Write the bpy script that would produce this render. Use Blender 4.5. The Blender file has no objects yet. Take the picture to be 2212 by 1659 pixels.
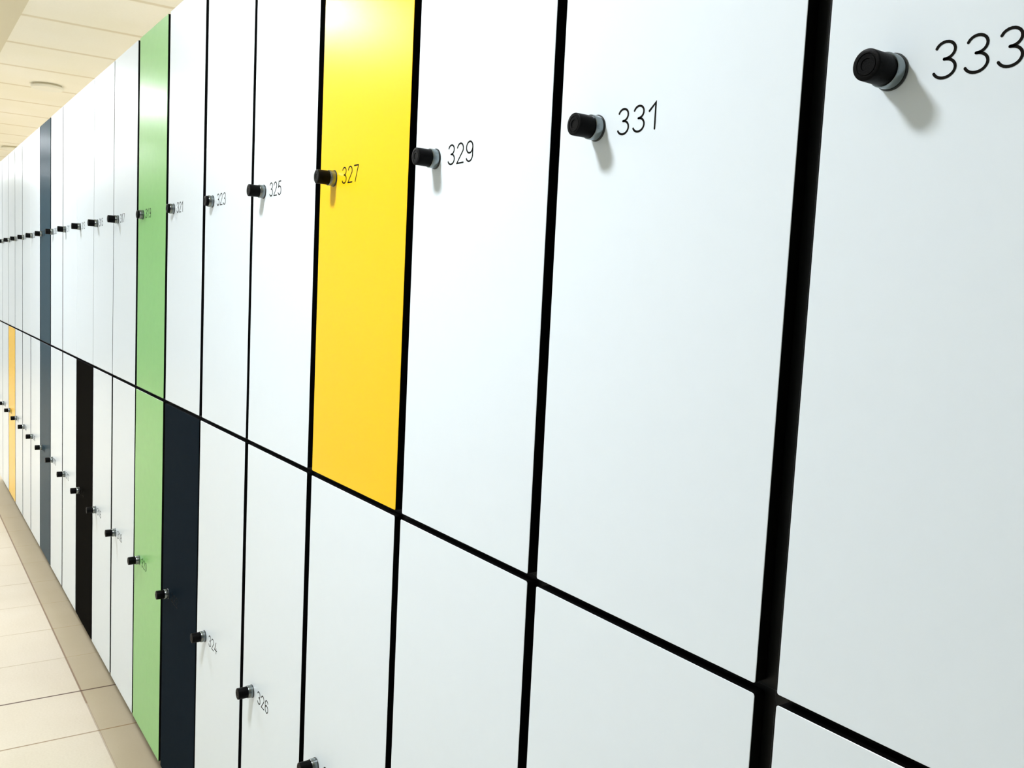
import bpy, bmesh, math, random
from mathutils import Matrix, Vector

scene = bpy.context.scene
COL = scene.collection

# ------------------------------------------------------------------ camera
# metres; X runs along the lockers, Y into them, Z up.  The door fronts stand at Y = 0.
cam_data = bpy.data.cameras.new('camera')
cam = bpy.data.objects.new('camera', cam_data)
COL.objects.link(cam)
R_ = Vector((0.56073811, 0.82649825, 0.04973342))
U_ = Vector((-0.10712471, 0.01285642, 0.99416247))
F_ = Vector((-0.82103414, 0.56279246, -0.09574747))
m = Matrix.Identity(4)
for i in range(3):
    m[i][0], m[i][1], m[i][2] = R_[i], U_[i], -F_[i]
m.translation = Vector((0.43484, -0.54168, 1.30))
cam.matrix_world = m
cam_data.sensor_fit = 'HORIZONTAL'
cam_data.sensor_width = 36.0
cam_data.lens = 36.0 * 1986.386 / 2212.0
cam_data.clip_start = 0.02
cam_data.clip_end = 100
scene.camera = cam

# ------------------------------------------------------------------ world, colour, light
world = bpy.data.worlds.new('world')
scene.world = world
world.use_nodes = True
world.node_tree.nodes['Background'].inputs[0].default_value = (1.0, 0.97, 0.92, 1)
world.node_tree.nodes['Background'].inputs[1].default_value = 0.3

scene.view_settings.view_transform = 'Standard'
scene.view_settings.look = 'None'
scene.view_settings.gamma = 1.0
scene.view_settings.use_curve_mapping = False
scene.view_settings.exposure = 2.0

LAMP_STRENGTH = 52.0
LAMP_COLOR = (0.95, 0.985, 1.03)
scene.cycles.max_bounces = 8
scene.cycles.diffuse_bounces = 5
scene.cycles.glossy_bounces = 5
scene.cycles.use_denoising = True
scene.cycles.use_adaptive_sampling = True
scene.cycles.adaptive_threshold = 0.02

CEIL = 2.49
TOP = 1.898        # top of the lockers
SPLIT_U = 1.0165   # bottom edge of the upper doors
SPLIT_L = 1.0085   # top edge of the lower doors
BOT = 0.1176       # bottom edge of the lower doors
KNOB_U, KNOB_L = 1.4561, 0.5636
PITCH = 0.30


# ------------------------------------------------------------------ materials
def mat(name, color, rough=0.5, spec=0.5, metal=0.0, bump=0.0, bump_scale=200.0, emit=None, coat=0.0,
        noise=0.0, noise_scale=3.0):
    mt = bpy.data.materials.new(name)
    mt.use_nodes = True
    nt = mt.node_tree
    b = nt.nodes['Principled BSDF']
    b.inputs['Base Color'].default_value = (*color, 1)
    b.inputs['Roughness'].default_value = rough
    b.inputs['Specular IOR Level'].default_value = spec
    b.inputs['Metallic'].default_value = metal
    b.inputs['Coat Weight'].default_value = coat
    if noise > 0:
        tc = nt.nodes.new('ShaderNodeTexCoord')
        n = nt.nodes.new('ShaderNodeTexNoise')
        n.inputs['Scale'].default_value = noise_scale
        mx = nt.nodes.new('ShaderNodeMix')
        mx.data_type = 'RGBA'
        nt.links.new(tc.outputs['Object'], n.inputs['Vector'])
        nt.links.new(n.outputs['Fac'], mx.inputs['Factor'])
        mx.inputs['A'].default_value = (*[c * (1 - noise) for c in color], 1)
        mx.inputs['B'].default_value = (*[min(1, c * (1 + noise)) for c in color], 1)
        nt.links.new(mx.outputs['Result'], b.inputs['Base Color'])
    if bump > 0:
        tc = nt.nodes.new('ShaderNodeTexCoord')
        n = nt.nodes.new('ShaderNodeTexNoise')
        n.inputs['Scale'].default_value = bump_scale
        n.inputs['Detail'].default_value = 3
        bp = nt.nodes.new('ShaderNodeBump')
        bp.inputs['Strength'].default_value = bump
        bp.inputs['Distance'].default_value = 0.001
        nt.links.new(tc.outputs['Object'], n.inputs['Vector'])
        nt.links.new(n.outputs['Fac'], bp.inputs['Height'])
        nt.links.new(bp.outputs['Normal'], b.inputs['Normal'])
    if emit:
        b.inputs['Emission Color'].default_value = (*emit[0], 1)
        b.inputs['Emission Strength'].default_value = emit[1]
    return mt


def laminate(name, color, gloss, rough=0.27, noise=0.01):
    """satin laminate: a diffuse body under a Fresnel sheen."""
    mt = bpy.data.materials.new(name)
    mt.use_nodes = True
    nt = mt.node_tree
    nt.nodes.remove(nt.nodes['Principled BSDF'])
    out = nt.nodes['Material Output']
    L = nt.links.new
    tc = nt.nodes.new('ShaderNodeTexCoord')
    n = nt.nodes.new('ShaderNodeTexNoise')
    n.inputs['Scale'].default_value = 40
    n.inputs['Detail'].default_value = 4
    L(tc.outputs['Object'], n.inputs['Vector'])
    mx = nt.nodes.new('ShaderNodeMix')
    mx.data_type = 'RGBA'
    L(n.outputs['Fac'], mx.inputs['Factor'])
    mx.inputs['A'].default_value = (*[c * (1 - noise) for c in color], 1)
    mx.inputs['B'].default_value = (*[min(1, c * (1 + noise)) for c in color], 1)
    d = nt.nodes.new('ShaderNodeBsdfDiffuse')
    L(mx.outputs['Result'], d.inputs['Color'])
    g = nt.nodes.new('ShaderNodeBsdfGlossy')
    g.inputs['Roughness'].default_value = rough
    fr = nt.nodes.new('ShaderNodeFresnel')
    fr.inputs['IOR'].default_value = 1.5
    mu = nt.nodes.new('ShaderNodeMath')
    mu.operation = 'MULTIPLY'
    L(fr.outputs[0], mu.inputs[0])
    mu.inputs[1].default_value = gloss
    sh = nt.nodes.new('ShaderNodeMixShader')
    L(mu.outputs[0], sh.inputs[0])
    L(d.outputs[0], sh.inputs[1])
    L(g.outputs[0], sh.inputs[2])
    L(sh.outputs[0], out.inputs['Surface'])
    return mt


M = {
    'white': laminate('white_laminate', (0.79, 0.87, 0.92), 0.8),
    'yellow': laminate('yellow_laminate', (0.98, 0.585, 0.006), 0.65),
    'green': laminate('green_laminate', (0.25, 0.59, 0.18), 0.8, noise=0.05),
    'slate': laminate('slate_blue_laminate', (0.028, 0.060, 0.082), 0.23, rough=0.27, noise=0.05),
    'navy': laminate('dark_blue_laminate', (0.006, 0.012, 0.019), 0.035, noise=0.08),
    'umber': laminate('black_brown_laminate', (0.006, 0.0055, 0.0045), 0.012, noise=0.08),
    'carcass_body': mat('pale_grey_board', (0.75, 0.76, 0.74), 0.6),
    'edge': mat('black_edge', (0.003, 0.003, 0.003), 0.35, 0.18),
    'carcass': mat('black_carcass', (0.003, 0.003, 0.003), 0.4, 0.25),
    'cap': mat('black_plastic', (0.002, 0.002, 0.002), 0.42, 0.06, bump=0.15, bump_scale=900),
    'collar': mat('satin_steel', (0.23, 0.265, 0.275), 0.22, 0.5, metal=1.0),
    'flange': mat('dark_flange', (0.03, 0.035, 0.035), 0.35, 0.5, metal=0.3),
    'ink': mat('dark_ink', (0.007, 0.0065, 0.005), 0.6, 0.03),
    'trim_beige': mat('ceiling_trim_paint', (0.70, 0.64, 0.46), 0.6),
    'fitting': mat('cream_plastic', (0.86, 0.84, 0.72), 0.5),
    'lamp_ring': mat('lamp_ring_white', (0.85, 0.85, 0.83), 0.4),
    'lamp': mat('lamp_glow', (0.9, 0.9, 0.9), 0.5, emit=(LAMP_COLOR, LAMP_STRENGTH)),
    'lamp_near': mat('near_lamp_glow', (0.9, 0.9, 0.9), 0.5, emit=(LAMP_COLOR, LAMP_STRENGTH * 0.94)),
    'lamp_fill': mat('fill_lamp_glow', (0.9, 0.9, 0.9), 0.5, emit=(LAMP_COLOR, LAMP_STRENGTH * 1.8)),  # stronger glow for the added lamps that lift the ceiling
    'wall': mat('wall_paint', (0.50, 0.54, 0.58), 0.7, noise=0.02, noise_scale=2),
    'plinth': mat('plinth_black', (0.01, 0.01, 0.01), 0.5),
}


def node(nt, typ, **kw):
    n = nt.nodes.new(typ)
    for k, v in kw.items():
        setattr(n, k, v)
    return n


def line_mask(nt, coord, pitch, offset, half):
    """1 inside a joint line of half width `half` repeated every `pitch` (joint at offset)."""
    a = node(nt, 'ShaderNodeMath', operation='SUBTRACT')
    nt.links.new(coord, a.inputs[0])
    a.inputs[1].default_value = offset - pitch / 2
    b = node(nt, 'ShaderNodeMath', operation='FLOORED_MODULO')
    nt.links.new(a.outputs[0], b.inputs[0])
    b.inputs[1].default_value = pitch
    c = node(nt, 'ShaderNodeMath', operation='SUBTRACT')
    nt.links.new(b.outputs[0], c.inputs[0])
    c.inputs[1].default_value = pitch / 2
    d = node(nt, 'ShaderNodeMath', operation='ABSOLUTE')
    nt.links.new(c.outputs[0], d.inputs[0])
    e = node(nt, 'ShaderNodeMapRange', interpolation_type='SMOOTHSTEP')
    nt.links.new(d.outputs[0], e.inputs['Value'])
    e.inputs['From Min'].default_value = half * 0.55
    e.inputs['From Max'].default_value = half * 1.45
    e.inputs['To Min'].default_value = 1
    e.inputs['To Max'].default_value = 0
    return e.outputs[0]


def mixc(nt, fac, a, b):
    mx = node(nt, 'ShaderNodeMix', data_type='RGBA')
    if isinstance(fac, float):
        mx.inputs['Factor'].default_value = fac
    else:
        nt.links.new(fac, mx.inputs['Factor'])
    for s, v in (('A', a), ('B', b)):
        if isinstance(v, tuple):
            mx.inputs[s].default_value = (*v, 1)
        else:
            nt.links.new(v, mx.inputs[s])
    return mx.outputs['Result']


def mathn(nt, op, a, b=None):
    n = node(nt, 'ShaderNodeMath', operation=op)
    for i, v in enumerate((a, b)):
        if v is None:
            continue
        if isinstance(v, (int, float)):
            n.inputs[i].default_value = v
        else:
            nt.links.new(v, n.inputs[i])
    return n.outputs[0]


TILE_X0, TILE, TILE_Y0 = -2.588, 0.298, -0.048


def floor_material():
    mt = bpy.data.materials.new('beige_floor_tiles')
    mt.use_nodes = True
    nt = mt.node_tree
    b = nt.nodes['Principled BSDF']
    tc = node(nt, 'ShaderNodeTexCoord')
    sp = node(nt, 'ShaderNodeSeparateXYZ')
    nt.links.new(tc.outputs['Object'], sp.inputs[0])
    x, y = sp.outputs['X'], sp.outputs['Y']
    jx = line_mask(nt, x, TILE, TILE_X0, 0.0024)
    jy = line_mask(nt, y, TILE, TILE_Y0, 0.0026)
    n1 = node(nt, 'ShaderNodeTexNoise')
    n1.inputs['Scale'].default_value = 6
    nt.links.new(tc.outputs['Object'], n1.inputs['Vector'])
    n2 = node(nt, 'ShaderNodeTexNoise')
    n2.inputs['Scale'].default_value = 160
    n2.inputs['Detail'].default_value = 4
    nt.links.new(tc.outputs['Object'], n2.inputs['Vector'])
    field = mixc(nt, n1.outputs['Fac'], (0.67, 0.59, 0.46), (0.73, 0.66, 0.545))
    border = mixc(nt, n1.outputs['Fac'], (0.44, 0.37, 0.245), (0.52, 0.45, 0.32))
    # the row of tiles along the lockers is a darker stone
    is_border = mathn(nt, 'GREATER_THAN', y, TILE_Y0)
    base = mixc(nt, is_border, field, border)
    spk = mathn(nt, 'MULTIPLY', mathn(nt, 'SUBTRACT', n2.outputs['Fac'], 0.35), 0.35)
    base = mixc(nt, spk, base, (0.42, 0.33, 0.20))
    # joints: most are pale ochre, one expansion joint is dark brown
    ex = line_mask(nt, x, 60.0, TILE_X0, 0.0036)
    ex2 = line_mask(nt, x, 60.0, TILE_X0 + TILE, 0.0030)
    n3 = node(nt, 'ShaderNodeTexNoise')
    n3.inputs['Scale'].default_value = 3.0
    nt.links.new(tc.outputs['Object'], n3.inputs['Vector'])
    jm = mathn(nt, 'MULTIPLY', jx, mathn(nt, 'MULTIPLY', n3.outputs['Fac'], 0.9))
    far = mathn(nt, 'LESS_THAN', x, TILE_X0 + 0.1)
    jym = mathn(nt, 'MULTIPLY', jy, mathn(nt, 'ADD', mathn(nt, 'MULTIPLY', far, 0.45), 0.45))
    col = mixc(nt, jm, base, (0.36, 0.25, 0.10))
    col = mixc(nt, jym, col, (0.24, 0.15, 0.09))
    col = mixc(nt, mathn(nt, 'MULTIPLY', ex2, 0.55), col, (0.20, 0.10, 0.02))
    col = mixc(nt, mathn(nt, 'MULTIPLY', ex, 0.95), col, (0.08, 0.035, 0.02))
    nt.links.new(col, b.inputs['Base Color'])
    b.inputs['Roughness'].default_value = 0.55
    b.inputs['Specular IOR Level'].default_value = 0.35
    h = mathn(nt, 'SUBTRACT', mathn(nt, 'MULTIPLY', n2.outputs['Fac'], 0.2), mathn(nt, 'MAXIMUM', jx, jy))
    bp = node(nt, 'ShaderNodeBump')
    bp.inputs['Strength'].default_value = 0.5
    bp.inputs['Distance'].default_value = 0.001
    nt.links.new(h, bp.inputs['Height'])
    nt.links.new(bp.outputs['Normal'], b.inputs['Normal'])
    return mt


def ceiling_material():
    mt = bpy.data.materials.new('cream_ceiling_panels')
    mt.use_nodes = True
    nt = mt.node_tree
    b = nt.nodes['Principled BSDF']
    tc = node(nt, 'ShaderNodeTexCoord')
    sp = node(nt, 'ShaderNodeSeparateXYZ')
    nt.links.new(tc.outputs['Object'], sp.inputs[0])
    jx = line_mask(nt, sp.outputs['X'], 0.625, -5.18, 0.018)
    n1 = node(nt, 'ShaderNodeTexNoise')
    n1.inputs['Scale'].default_value = 1.6
    nt.links.new(tc.outputs['Object'], n1.inputs['Vector'])
    n2 = node(nt, 'ShaderNodeTexNoise')
    n2.inputs['Scale'].default_value = 90
    nt.links.new(tc.outputs['Object'], n2.inputs['Vector'])
    base = mixc(nt, n1.outputs['Fac'], (0.88, 0.84, 0.67), (0.95, 0.93, 0.86))
    base = mixc(nt, mathn(nt, 'MULTIPLY', n2.outputs['Fac'], 0.12), base, (0.62, 0.53, 0.33))
    col = mixc(nt, mathn(nt, 'MULTIPLY', jx, 0.42), base, (0.50, 0.38, 0.16))
    nt.links.new(col, b.inputs['Base Color'])
    b.inputs['Roughness'].default_value = 0.75
    bp = node(nt, 'ShaderNodeBump')
    bp.inputs['Strength'].default_value = 0.3
    bp.inputs['Distance'].default_value = 0.003
    nt.links.new(mathn(nt, 'SUBTRACT', 1.0, jx), bp.inputs['Height'])
    nt.links.new(bp.outputs['Normal'], b.inputs['Normal'])
    return mt


# ------------------------------------------------------------------ mesh helpers
def obj(name, bm, mats, parent=None, loc=None, smooth=False):
    me = bpy.data.meshes.new(name)
    bmesh.ops.recalc_face_normals(bm, faces=bm.faces)
    bm.to_mesh(me)
    bm.free()
    for mm in (mats if isinstance(mats, (list, tuple)) else [mats]):
        me.materials.append(mm)
    if smooth:
        for p in me.polygons:
            p.use_smooth = True
    o = bpy.data.objects.new(name, me)
    COL.objects.link(o)
    if parent:
        o.parent = parent
    if loc:
        o.location = loc
    return o


def box(bm, x0, x1, y0, y1, z0, z1):
    v = [bm.verts.new((x, y, z)) for x in (x0, x1) for y in (y0, y1) for z in (z0, z1)]
    for f in ((0, 1, 3, 2), (4, 6, 7, 5), (0, 4, 5, 1), (2, 3, 7, 6), (0, 2, 6, 4), (1, 5, 7, 3)):
        bm.faces.new([v[i] for i in f])


def lathe_y(profile, seg=40):
    """revolve (radius, y) pairs about the Y axis; sharp profile corners keep their own rings."""
    bm = bmesh.new()
    rings = []
    for r, y in profile:
        if r < 1e-6:
            rings.append([bm.verts.new((0, y, 0))])
        else:
            rings.append([bm.verts.new((r * math.cos(2 * math.pi * k / seg), y, r * math.sin(2 * math.pi * k / seg)))
                          for k in range(seg)])
    for a, b in zip(rings, rings[1:]):
        for k in range(seg):
            k2 = (k + 1) % seg
            if len(a) == 1 and len(b) == 1:
                continue
            if len(a) == 1:
                bm.faces.new((a[0], b[k], b[k2]))
            elif len(b) == 1:
                bm.faces.new((a[k], a[k2], b[0]))
            else:
                bm.faces.new((a[k], a[k2], b[k2], b[k]))
    return bm


def lathe_z(profile, seg=48):
    bm = lathe_y(profile, seg)
    for v in bm.verts:
        x, y, z = v.co
        v.co = (x, z, y)
    return bm


def tag(o, label=None, cat=None, group=None, kind=None):
    if label:
        o['label'] = label
    if cat:
        o['category'] = cat
    if group:
        o['group'] = group
    if kind:
        o['kind'] = kind
    return o


# ------------------------------------------------------------------ room
XL, XR, YW, YB = -14.5, 3.6, -2.9, 3.4


def struct(name, x0, x1, y0, y1, z0, z1, m_):
    bm = bmesh.new()
    box(bm, x0, x1, y0, y1, z0, z1)
    return tag(obj(name, bm, m_), kind='structure')


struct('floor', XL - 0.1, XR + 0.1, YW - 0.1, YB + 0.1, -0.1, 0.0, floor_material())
struct('ceiling', XL - 0.1, XR + 0.1, YW - 0.1, YB + 0.1, CEIL, CEIL + 0.1, ceiling_material())
struct('wall_right', XL - 0.1, XR + 0.1, YB, YB + 0.1, 0, CEIL, M['wall'])
struct('wall_left', XL - 0.1, XR + 0.1, YW - 0.1, YW, 0, CEIL, M['wall'])
struct('wall_far', XL - 0.1, XL, YW, YB, 0, CEIL, M['wall'])
struct('wall_near', XR, XR + 0.1, YW, YB, 0, CEIL, M['wall'])
struct('trim_1', XL, XR, -0.14, 0.0, CEIL - 0.006, CEIL, M['trim_beige'])

# ------------------------------------------------------------------ lamps
LAMP_X = [-0.76, -3.42, -6.20, -8.98, -11.7]
lamp_where = ['above the corridor beside the yellow locker',
              'above the corridor beyond the green lockers', 'above the corridor level with the slate blue lockers',
              'above the corridor far down the locker row', 'above the corridor near the far wall']
proto = None
LAMPS = [(lx, -1.0, 'round white downlight ' + wh, 'round downlights along the corridor') for lx, wh in zip(LAMP_X, lamp_where)]
LAMPS += [(lx, 1.75, 'added unseen fill lamp over the aisle behind the locker bank', 'added fill lamps behind the lockers') for lx in LAMP_X]  # unseen row, added to brighten the ceiling by bounce
for lx, ly, wh, grp in LAMPS:
    root = bpy.data.objects.new('ceiling_lamp', None)
    COL.objects.link(root)
    root.location = (lx, ly + (0.1 if lx == LAMP_X[0] else 0.0), CEIL)
    tag(root, wh, 'ceiling light', grp)
    if proto is None:
        ring = obj('lamp_ring', lathe_z([(0.142, 0), (0.166, 0), (0.164, -0.014), (0.155, -0.020), (0.144, -0.020), (0.142, -0.012)]),
                   M['lamp_ring'], root, smooth=False)
        disc = obj('lamp_diffuser', lathe_z([(0.0, -0.001), (0.142, -0.001), (0.142, -0.011), (0.0, -0.012)]), M['lamp'], root)
        proto = (ring, disc)
        disc.data.materials[0] = M['lamp_near']      # this one is a little dimmer than the rest
    else:
        for c in proto:
            d = c.copy()
            if c.name.startswith('lamp_diffuser'):
                d.data = c.data.copy()
                d.data.materials[0] = M['lamp_fill'] if ly > 0 else M['lamp']
            COL.objects.link(d)
            d.parent = root

fit = bpy.data.objects.new('ceiling_fitting', None)
COL.objects.link(fit)
fit.location = (-6.26, 0.335, CEIL)
tag(fit, 'round cream disc fitting on the ceiling, the larger and nearer of two', 'ceiling fitting')
obj('fitting_base', lathe_z([(0, 0), (0.084, 0), (0.084, -0.010), (0, -0.010)]), M['trim_beige'], fit)
obj('fitting_cover', lathe_z([(0.0, -0.010), (0.092, -0.010), (0.096, -0.016), (0.092, -0.026), (0.060, -0.031), (0.0, -0.032)]),
    M['fitting'], fit)
fit2 = bpy.data.objects.new('ceiling_fitting', None)
COL.objects.link(fit2)
fit2.location = (-9.86, 0.50, CEIL)
tag(fit2, 'small far ceiling disc at the left edge, just above the locker tops', 'ceiling fitting')
for c in list(fit.children):
    d = c.copy()
    COL.objects.link(d)
    d.parent = fit2

# ------------------------------------------------------------------ numerals
def arc(cx, cy, rx, ry, a0, a1, n=14):
    return [(cx + rx * math.cos(math.radians(a0 + (a1 - a0) * i / n)), cy + ry * math.sin(math.radians(a0 + (a1 - a0) * i / n)))
            for i in range(n + 1)]


W6 = 0.62
DIG = {
    '0': [arc(0.31, 0.5, 0.30, 0.5, 90, 450, 28)],
    '1': [[(0.02, 0.72), (0.35, 1.0), (0.35, 0.0)]],
    '2': [arc(0.31, 0.72, 0.28, 0.28, 165, -25) + [(0.02, 0.0), (0.62, 0.0)]],
    '3': [arc(0.32, 0.76, 0.27, 0.24, 160, -80) + [(0.30, 0.52)], [(0.30, 0.52)] + arc(0.32, 0.26, 0.31, 0.26, 80, -155, 18)],
    '4': [[(0.42, 1.0), (0.02, 0.27), (0.64, 0.27)], [(0.46, 0.50), (0.46, 0.0)]],
    '5': [[(0.56, 1.0), (0.14, 1.0), (0.08, 0.56)] + arc(0.30, 0.32, 0.31, 0.32, 125, -150, 20)],
    '6': [arc(0.31, 0.29, 0.29, 0.29, 90, 450, 24), arc(0.32, 0.70, 0.30, 0.30, 30, 180, 12) + [(0.02, 0.29)]],
    '7': [[(0.02, 1.0), (0.60, 1.0), (0.20, 0.0)]],
    '8': [arc(0.31, 0.76, 0.24, 0.24, 90, 450, 24), arc(0.31, 0.26, 0.30, 0.26, 90, 450, 24)],
    '9': [arc(0.31, 0.71, 0.29, 0.29, 90, 450, 24), [(0.60, 0.71)] + arc(0.30, 0.30, 0.30, 0.30, 0, -150, 14)],
}


def ribbon(bm, pts, half, y0, y1):
    """a flat stroke with mitred corners and round ends, raised from y0 to y1."""
    P = [Vector((a, b)) for a, b in pts]
    Q = [P[0]]
    for p in P[1:]:
        if (p - Q[-1]).length > 1e-5:
            Q.append(p)
    P = Q
    closed = (P[0] - P[-1]).length < 1e-4
    L, Rr = [], []
    n = len(P)
    for i in range(n):
        d0 = (P[i] - P[i - 1]).normalized() if i else None
        d1 = (P[i + 1] - P[i]).normalized() if i < n - 1 else None
        if closed and i == 0:
            d0 = (P[-1] - P[-2]).normalized()
        if closed and i == n - 1:
            d1 = (P[1] - P[0]).normalized()
        d0 = d0 or d1
        d1 = d1 or d0
        n0, n1 = Vector((-d0.y, d0.x)), Vector((-d1.y, d1.x))
        mt = (n0 + n1)
        mt = mt.normalized() if mt.length > 1e-4 else n0
        k = half / max(0.5, mt.dot(n0))
        L.append(P[i] + mt * k)
        Rr.append(P[i] - mt * k)
    vl = [(bm.verts.new((p.x, y1, p.y)), bm.verts.new((p.x, y0, p.y))) for p in L]
    vr = [(bm.verts.new((p.x, y1, p.y)), bm.verts.new((p.x, y0, p.y))) for p in Rr]
    for i in range(n - 1):
        bm.faces.new((vl[i][0], vl[i + 1][0], vr[i + 1][0], vr[i][0]))
        bm.faces.new((vl[i][0], vl[i][1], vl[i + 1][1], vl[i + 1][0]))
        bm.faces.new((vr[i][0], vr[i + 1][0], vr[i + 1][1], vr[i][1]))
    if not closed:
        for c, d in ((P[0], (P[0] - P[1]).normalized()), (P[-1], (P[-1] - P[-2]).normalized())):
            nn = Vector((-d.y, d.x))
            ring = []
            for j in range(7):
                a = math.pi * j / 6
                q = c + nn * half * math.cos(a) + d * half * math.sin(a)
                ring.append((bm.verts.new((q.x, y1, q.y)), bm.verts.new((q.x, y0, q.y))))
            bm.faces.new([r[0] for r in ring])
            for a_, b_ in zip(ring, ring[1:]):
                bm.faces.new((a_[0], b_[0], b_[1], a_[1]))


def number_mesh(text):
    bm = bmesh.new()
    H, ADV = 0.0218, 0.0202
    x = 0.0
    for ch in text:
        for s in DIG[ch]:
            ribbon(bm, [(x + a * 0.0232, (b - 0.5) * H) for a, b in s], 0.0009, 0.0, -0.00025)
        x += ADV
    return bm


# ------------------------------------------------------------------ lockers
def rounded(x0, x1, z0, z1, r, n=4):
    pts = []
    for cx, cz, a0 in ((x1 - r, z1 - r, 0), (x0 + r, z1 - r, 90), (x0 + r, z0 + r, 180), (x1 - r, z0 + r, 270)):
        for i in range(n + 1):
            a = math.radians(a0 + 90 * i / n)
            pts.append((cx + r * math.cos(a), cz + r * math.sin(a)))
    return pts


def door_mesh(x0, x1, z0, z1):
    """compact laminate door: coloured face with a fine bevel (slot 0) on a black core (slot 1)."""
    bm = bmesh.new()
    c = 0.00035
    t = 0.012
    A = rounded(x0 + c, x1 - c, z0 + c, z1 - c, 0.0016)
    B = rounded(x0, x1, z0, z1, 0.0023)
    va = [bm.verts.new((x, 0, z)) for x, z in A]
    vb = [bm.verts.new((x, c, z)) for x, z in B]
    vc = [bm.verts.new((x, t, z)) for x, z in B]
    n = len(A)
    bm.faces.new(va)
    for i in range(n):
        j = (i + 1) % n
        bm.faces.new((va[i], vb[i], vb[j], va[j]))
        f = bm.faces.new((vb[i], vc[i], vc[j], vb[j]))
        f.material_index = 1
    f = bm.faces.new(vc)
    f.material_index = 1
    return bm


def carcass_mesh(z0, z1):
    """open-fronted black box: two sides, top, bottom and back."""
    bm = bmesh.new()
    y0, y1, s = 0.0125, 0.52, 0.012
    hw = PITCH / 2 - 0.00002
    box(bm, -hw, -hw + s, y0, y1, z0, z1)
    box(bm, hw - s, hw, y0, y1, z0, z1)
    box(bm, -hw + s, hw - s, y0, y1, z0, z0 + s)
    box(bm, -hw + s, hw - s, y0, y1, z1 - s, z1)
    box(bm, -hw + s, hw - s, y1 - s, y1, z0 + s, z1 - s)
    for f in bm.faces:                       # pale board, black edging on the front
        f.material_index = 1 if all(v.co.y > y0 + 0.001 for v in f.verts) or max(v.co.y for v in f.verts) > y0 + 0.01 else 0
    return bm


# lock: steel collar on a dark flange, black push cap that stands out or is pushed in
FL = [(0, 0), (0.0119, 0), (0.0121, -0.0008), (0.0117, -0.0016), (0.0, -0.0016)]
CO = [(0.0, -0.0014), (0.0112, -0.0014), (0.0112, -0.0090), (0.0108, -0.0096), (0.0098, -0.0096), (0.0, -0.0096)]


def cap_profile(tip):
    return [(0.0, -0.0090), (0.0101, -0.0090), (0.0101, -(tip - 0.0008)), (0.0099, -(tip - 0.0003)), (0.0094, -tip),
            (0.0072, -tip), (0.0070, -(tip - 0.0004)), (0.0066, -(tip - 0.0004)), (0.0064, -tip),
            (0.0040, -tip), (0.0038, -(tip - 0.0005)), (0.0, -(tip - 0.0005))]


def auto_smooth(o, ang=0.6):
    me = o.data
    bm = bmesh.new()
    bm.from_mesh(me)
    for e in bm.edges:
        if len(e.link_faces) == 2 and e.calc_face_angle(0) > ang:
            e.smooth = False
    for f in bm.faces:
        f.smooth = True
    bm.to_mesh(me)
    bm.free()


carcass_data = {}
lock_proto = {}

# gap edges measured about each nominal joint line (mm): (left door ends, right door starts)
GU = {2: (-9.5, 9.5), 1: (-9.5, 9.5), 0: (-9.9, 10.7), -1: (-10.2, 5.8), -2: (-7.8, 11.2), -3: (-8.2, 11.5), -4: (-6.5, 7.5), -5: (-7.5, 12.5),
      -6: (-8.5, 12.0), -7: (-9.0, 12.0), -8: (-2.5, 4.0), -9: (-1.8, 2.4), -10: (-0.9, 0.9), -11: (-9.0, 4.0),  # the narrowest gaps build bloom between white doors into the shape
      -12: (-10.5, 8.5), -13: (-9.0, 8.0), -14: (-0.9, 0.9), -15: (-10.5, 4.5), -16: (-8.0, 4.0), -17: (-6, 6), -18: (-6, 6),
      -19: (-7, 7), -20: (-7, 7), -21: (-7, 7), -22: (-7, 7)}
GL = {2: (-9.5, 9.5), 1: (-9.5, 9.5), 0: (-9.7, 11.0), -1: (-10.0, 5.7), -2: (-8.6, 8.0), -3: (-9.0, 10.5), -4: (-8.5, 9.3), -5: (-6.0, 4.0),
      -6: (-9.5, 10.5), -7: (-6.5, 6.5), -8: (-7.0, 11.0), -9: (-5.0, 9.0), -10: (-5.0, 4.0), -11: (-10.0, 8.0),
      -12: (-5.0, 9.0), -13: (-5.0, 3.0), -14: (-9.0, 9.0), -15: (-11.0, 8.5), -16: (-9.0, 7.0), -17: (-7, 7), -18: (-7, 7),
      -19: (-7, 7), -20: (-7, 7), -21: (-7, 7), -22: (-7, 7)}
K0, K1 = -20, 1                      # columns k: from joint k to joint k + 1; column 0 carries number 333
PUSHED = {323, 321, 319}
COLOR = {327: 'yellow', 319: 'green', 320: 'green', 322: 'navy', 314: 'umber', 307: 'slate', 308: 'slate', 300: 'yellow'}
DESC = {'white': 'white', 'yellow': 'yellow', 'green': 'green', 'navy': 'very dark blue', 'umber': 'black-brown', 'slate': 'slate blue'}
ordin = {1: 'first', 2: 'second', 3: 'third', 4: 'fourth', 5: 'fifth', 6: 'sixth', 7: 'seventh', 8: 'eighth', 9: 'ninth',
         10: 'tenth', 11: 'eleventh', 12: 'twelfth'}


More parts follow.
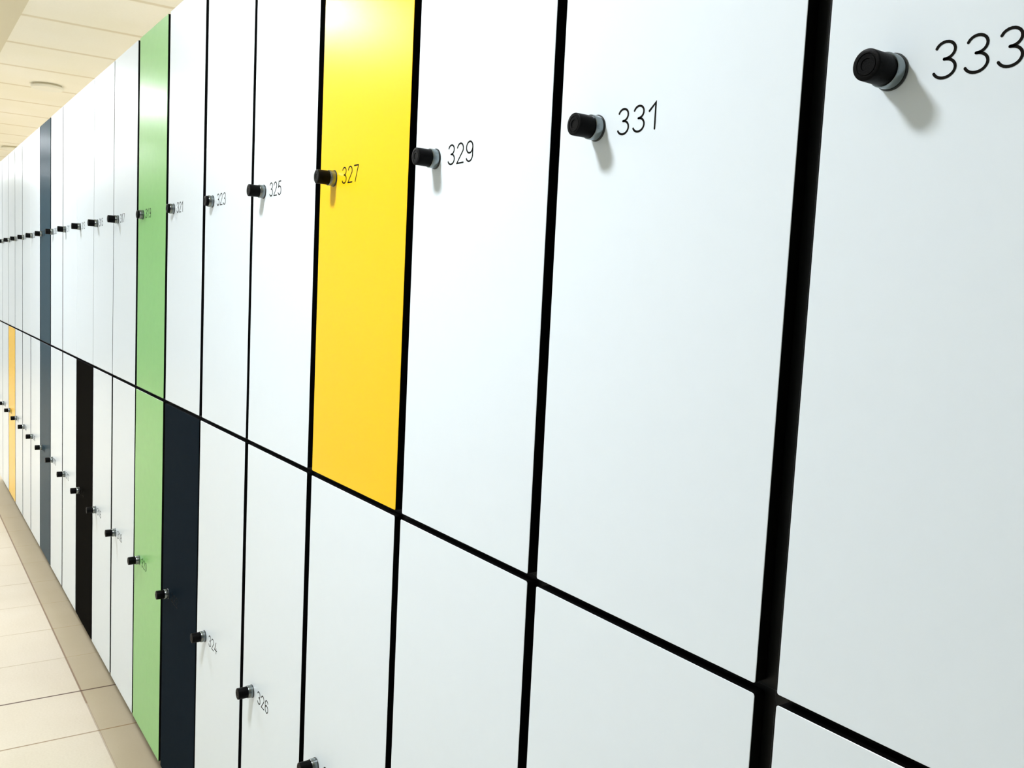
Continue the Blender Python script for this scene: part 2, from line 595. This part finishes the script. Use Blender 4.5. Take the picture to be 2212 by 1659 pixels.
def locker_label(num, upper):
    """look first, then where it stands among its neighbours."""
    s = {
        333: 'white upper locker numbered 333 at the right edge with the largest black lock',
        331: 'white upper locker numbered 331, second from the right edge',
        329: 'white upper locker numbered 329 directly right of the yellow upper locker',
        327: 'bright yellow upper locker numbered 327 with white lamp glare at its top',
        325: 'white upper locker numbered 325 directly left of the yellow upper locker',
        323: 'white upper locker numbered 323 with its black lock pushed in',
        321: 'white upper locker numbered 321 directly right of the green upper locker',
        319: 'pale green upper locker with its lock pushed in',
        317: 'white upper locker directly left of the green upper locker',
        315: 'white upper locker, second to the left of the green upper locker',
        313: 'white upper locker directly above the black-brown lower locker',
        311: 'white upper locker, third to the right of the slate blue upper locker',
        309: 'white upper locker, the one next to the slate blue upper locker but one on its right',
        307: 'slate blue upper locker between white doors on the far left',
        305: 'white upper locker directly left of the slate blue upper locker',
        303: 'white upper locker, second to the left of the slate blue upper locker',
        301: 'white upper locker, third to the left of the slate blue upper locker',
        299: 'white upper locker directly above the far yellow-orange lower locker',
        334: 'white lower locker in the bottom right corner under number 333',
        332: 'white lower locker under number 331, with only its upper part in view',
        330: 'white lower locker under number 329, its door bare of lock in view',
        328: 'white lower locker directly under the yellow upper locker',
        326: 'white lower locker numbered 326 with black lock near the bottom edge',
        324: 'white lower locker numbered 324 directly right of the dark blue one',
        322: 'very dark blue lower locker directly right of the green lower locker',
        320: 'green lower locker reaching down to the tiled floor',
        318: 'white lower locker directly left of the green lower locker',
        316: 'white lower locker directly right of the black-brown lower locker',
        314: 'black-brown lower locker between two white lower lockers',
        312: 'white lower locker directly left of the black-brown lower locker',
        310: 'white lower locker, second to the left of the black-brown lower locker',
        308: 'dark slate blue lower locker under the slate blue upper one',
        306: 'white lower locker directly left of the slate blue lower locker',
        304: 'white lower locker, second to the left of the slate blue lower locker',
        302: 'white lower locker directly right of the far yellow-orange lower locker',
        300: 'narrow yellow-orange lower locker at the left edge above the tiles',
    }
    s[309] = 'white upper locker directly right of the slate blue upper locker'
    s[311] = 'white upper locker, second to the right of the slate blue upper locker'
    s[313] = 'white upper locker above the black-brown lower locker, third right of slate blue'
    s[335] = 'white upper locker directly right of number 333, last of the upper row'
    s[336] = 'white lower locker just past the bottom right corner, last of the lower row'
    if num in s:
        return s[num]
    n = (299 - num) // 2 if upper else (300 - num) // 2
    row = 'upper' if upper else 'lower'
    return 'white %s locker at the far left end, %s past the yellow-orange lower locker' % (row, ordin[n])


for k in range(K0, K1 + 1):
    for upper in (True, False):
        num = (333 if upper else 334) + 2 * k
        G = GU if upper else GL
        cx = (k + 0.5) * PITCH
        z0, z1 = (SPLIT_U, TOP) if upper else (BOT, SPLIT_L)
        zc0, zc1 = (1.01252, TOP) if upper else (BOT, 1.0125)
        colr = COLOR.get(num, 'white')
        root = bpy.data.objects.new('locker', None)
        COL.objects.link(root)
        root.location = (cx, 0, zc0)
        tag(root, locker_label(num, upper), 'locker', 'upper row of lockers' if upper else 'lower row of lockers')
        # carcass
        if upper not in carcass_data:
            c = obj('carcass', carcass_mesh(0, zc1 - zc0), [M['carcass'], M['carcass_body']], root)
            carcass_data[upper] = c
        else:
            c = carcass_data[upper].copy()
            COL.objects.link(c)
            c.parent = root
        # door, its edges as measured joint by joint
        xa = -PITCH / 2 + G[k][1] / 1000
        xb = PITCH / 2 + G[k + 1][0] / 1000
        d = obj('door', door_mesh(xa, xb, z0 - zc0, z1 - zc0), [M[colr], M['edge']], root)
        kz = (KNOB_U if upper else KNOB_L) - zc0
        nb = obj('number', number_mesh(str(num)), M['ink'], d, (-PITCH / 2 + 0.0905, 0, kz + 0.0015))
        # lock
        pushed = num in PUSHED
        if pushed not in lock_proto:
            tip = 0.0150 if pushed else 0.0272
            col_ = obj('lock', lathe_y(CO), M['collar'], root)
            fl_ = obj('flange', lathe_y(FL), M['flange'], col_)
            cp_ = obj('push_cap', lathe_y(cap_profile(tip)), M['cap'], col_)
            for q in (col_, fl_, cp_):
                auto_smooth(q)
            lock_proto[pushed] = (col_, fl_, cp_)
        else:
            a, b, c3 = lock_proto[pushed]
            col_ = a.copy()
            COL.objects.link(col_)
            col_.parent = root
            for q in (b, c3):
                qq = q.copy()
                COL.objects.link(qq)
                qq.parent = col_
        col_.location = (-PITCH / 2 + 0.0617, 0, kz)

# black recessed plinth carrying the bank
bm = bmesh.new()
box(bm, K0 * PITCH, (K1 + 1) * PITCH, 0.075, 0.095, 0, BOT)
box(bm, K0 * PITCH, (K1 + 1) * PITCH, 0.48, 0.50, 0, BOT)
box(bm, K0 * PITCH, K0 * PITCH + 0.02, 0.095, 0.48, 0, BOT)
box(bm, (K1 + 1) * PITCH - 0.02, (K1 + 1) * PITCH, 0.095, 0.48, 0, BOT)
tag(obj('plinth', bm, M['plinth']), 'black recessed plinth under the bank of lockers', 'plinth')
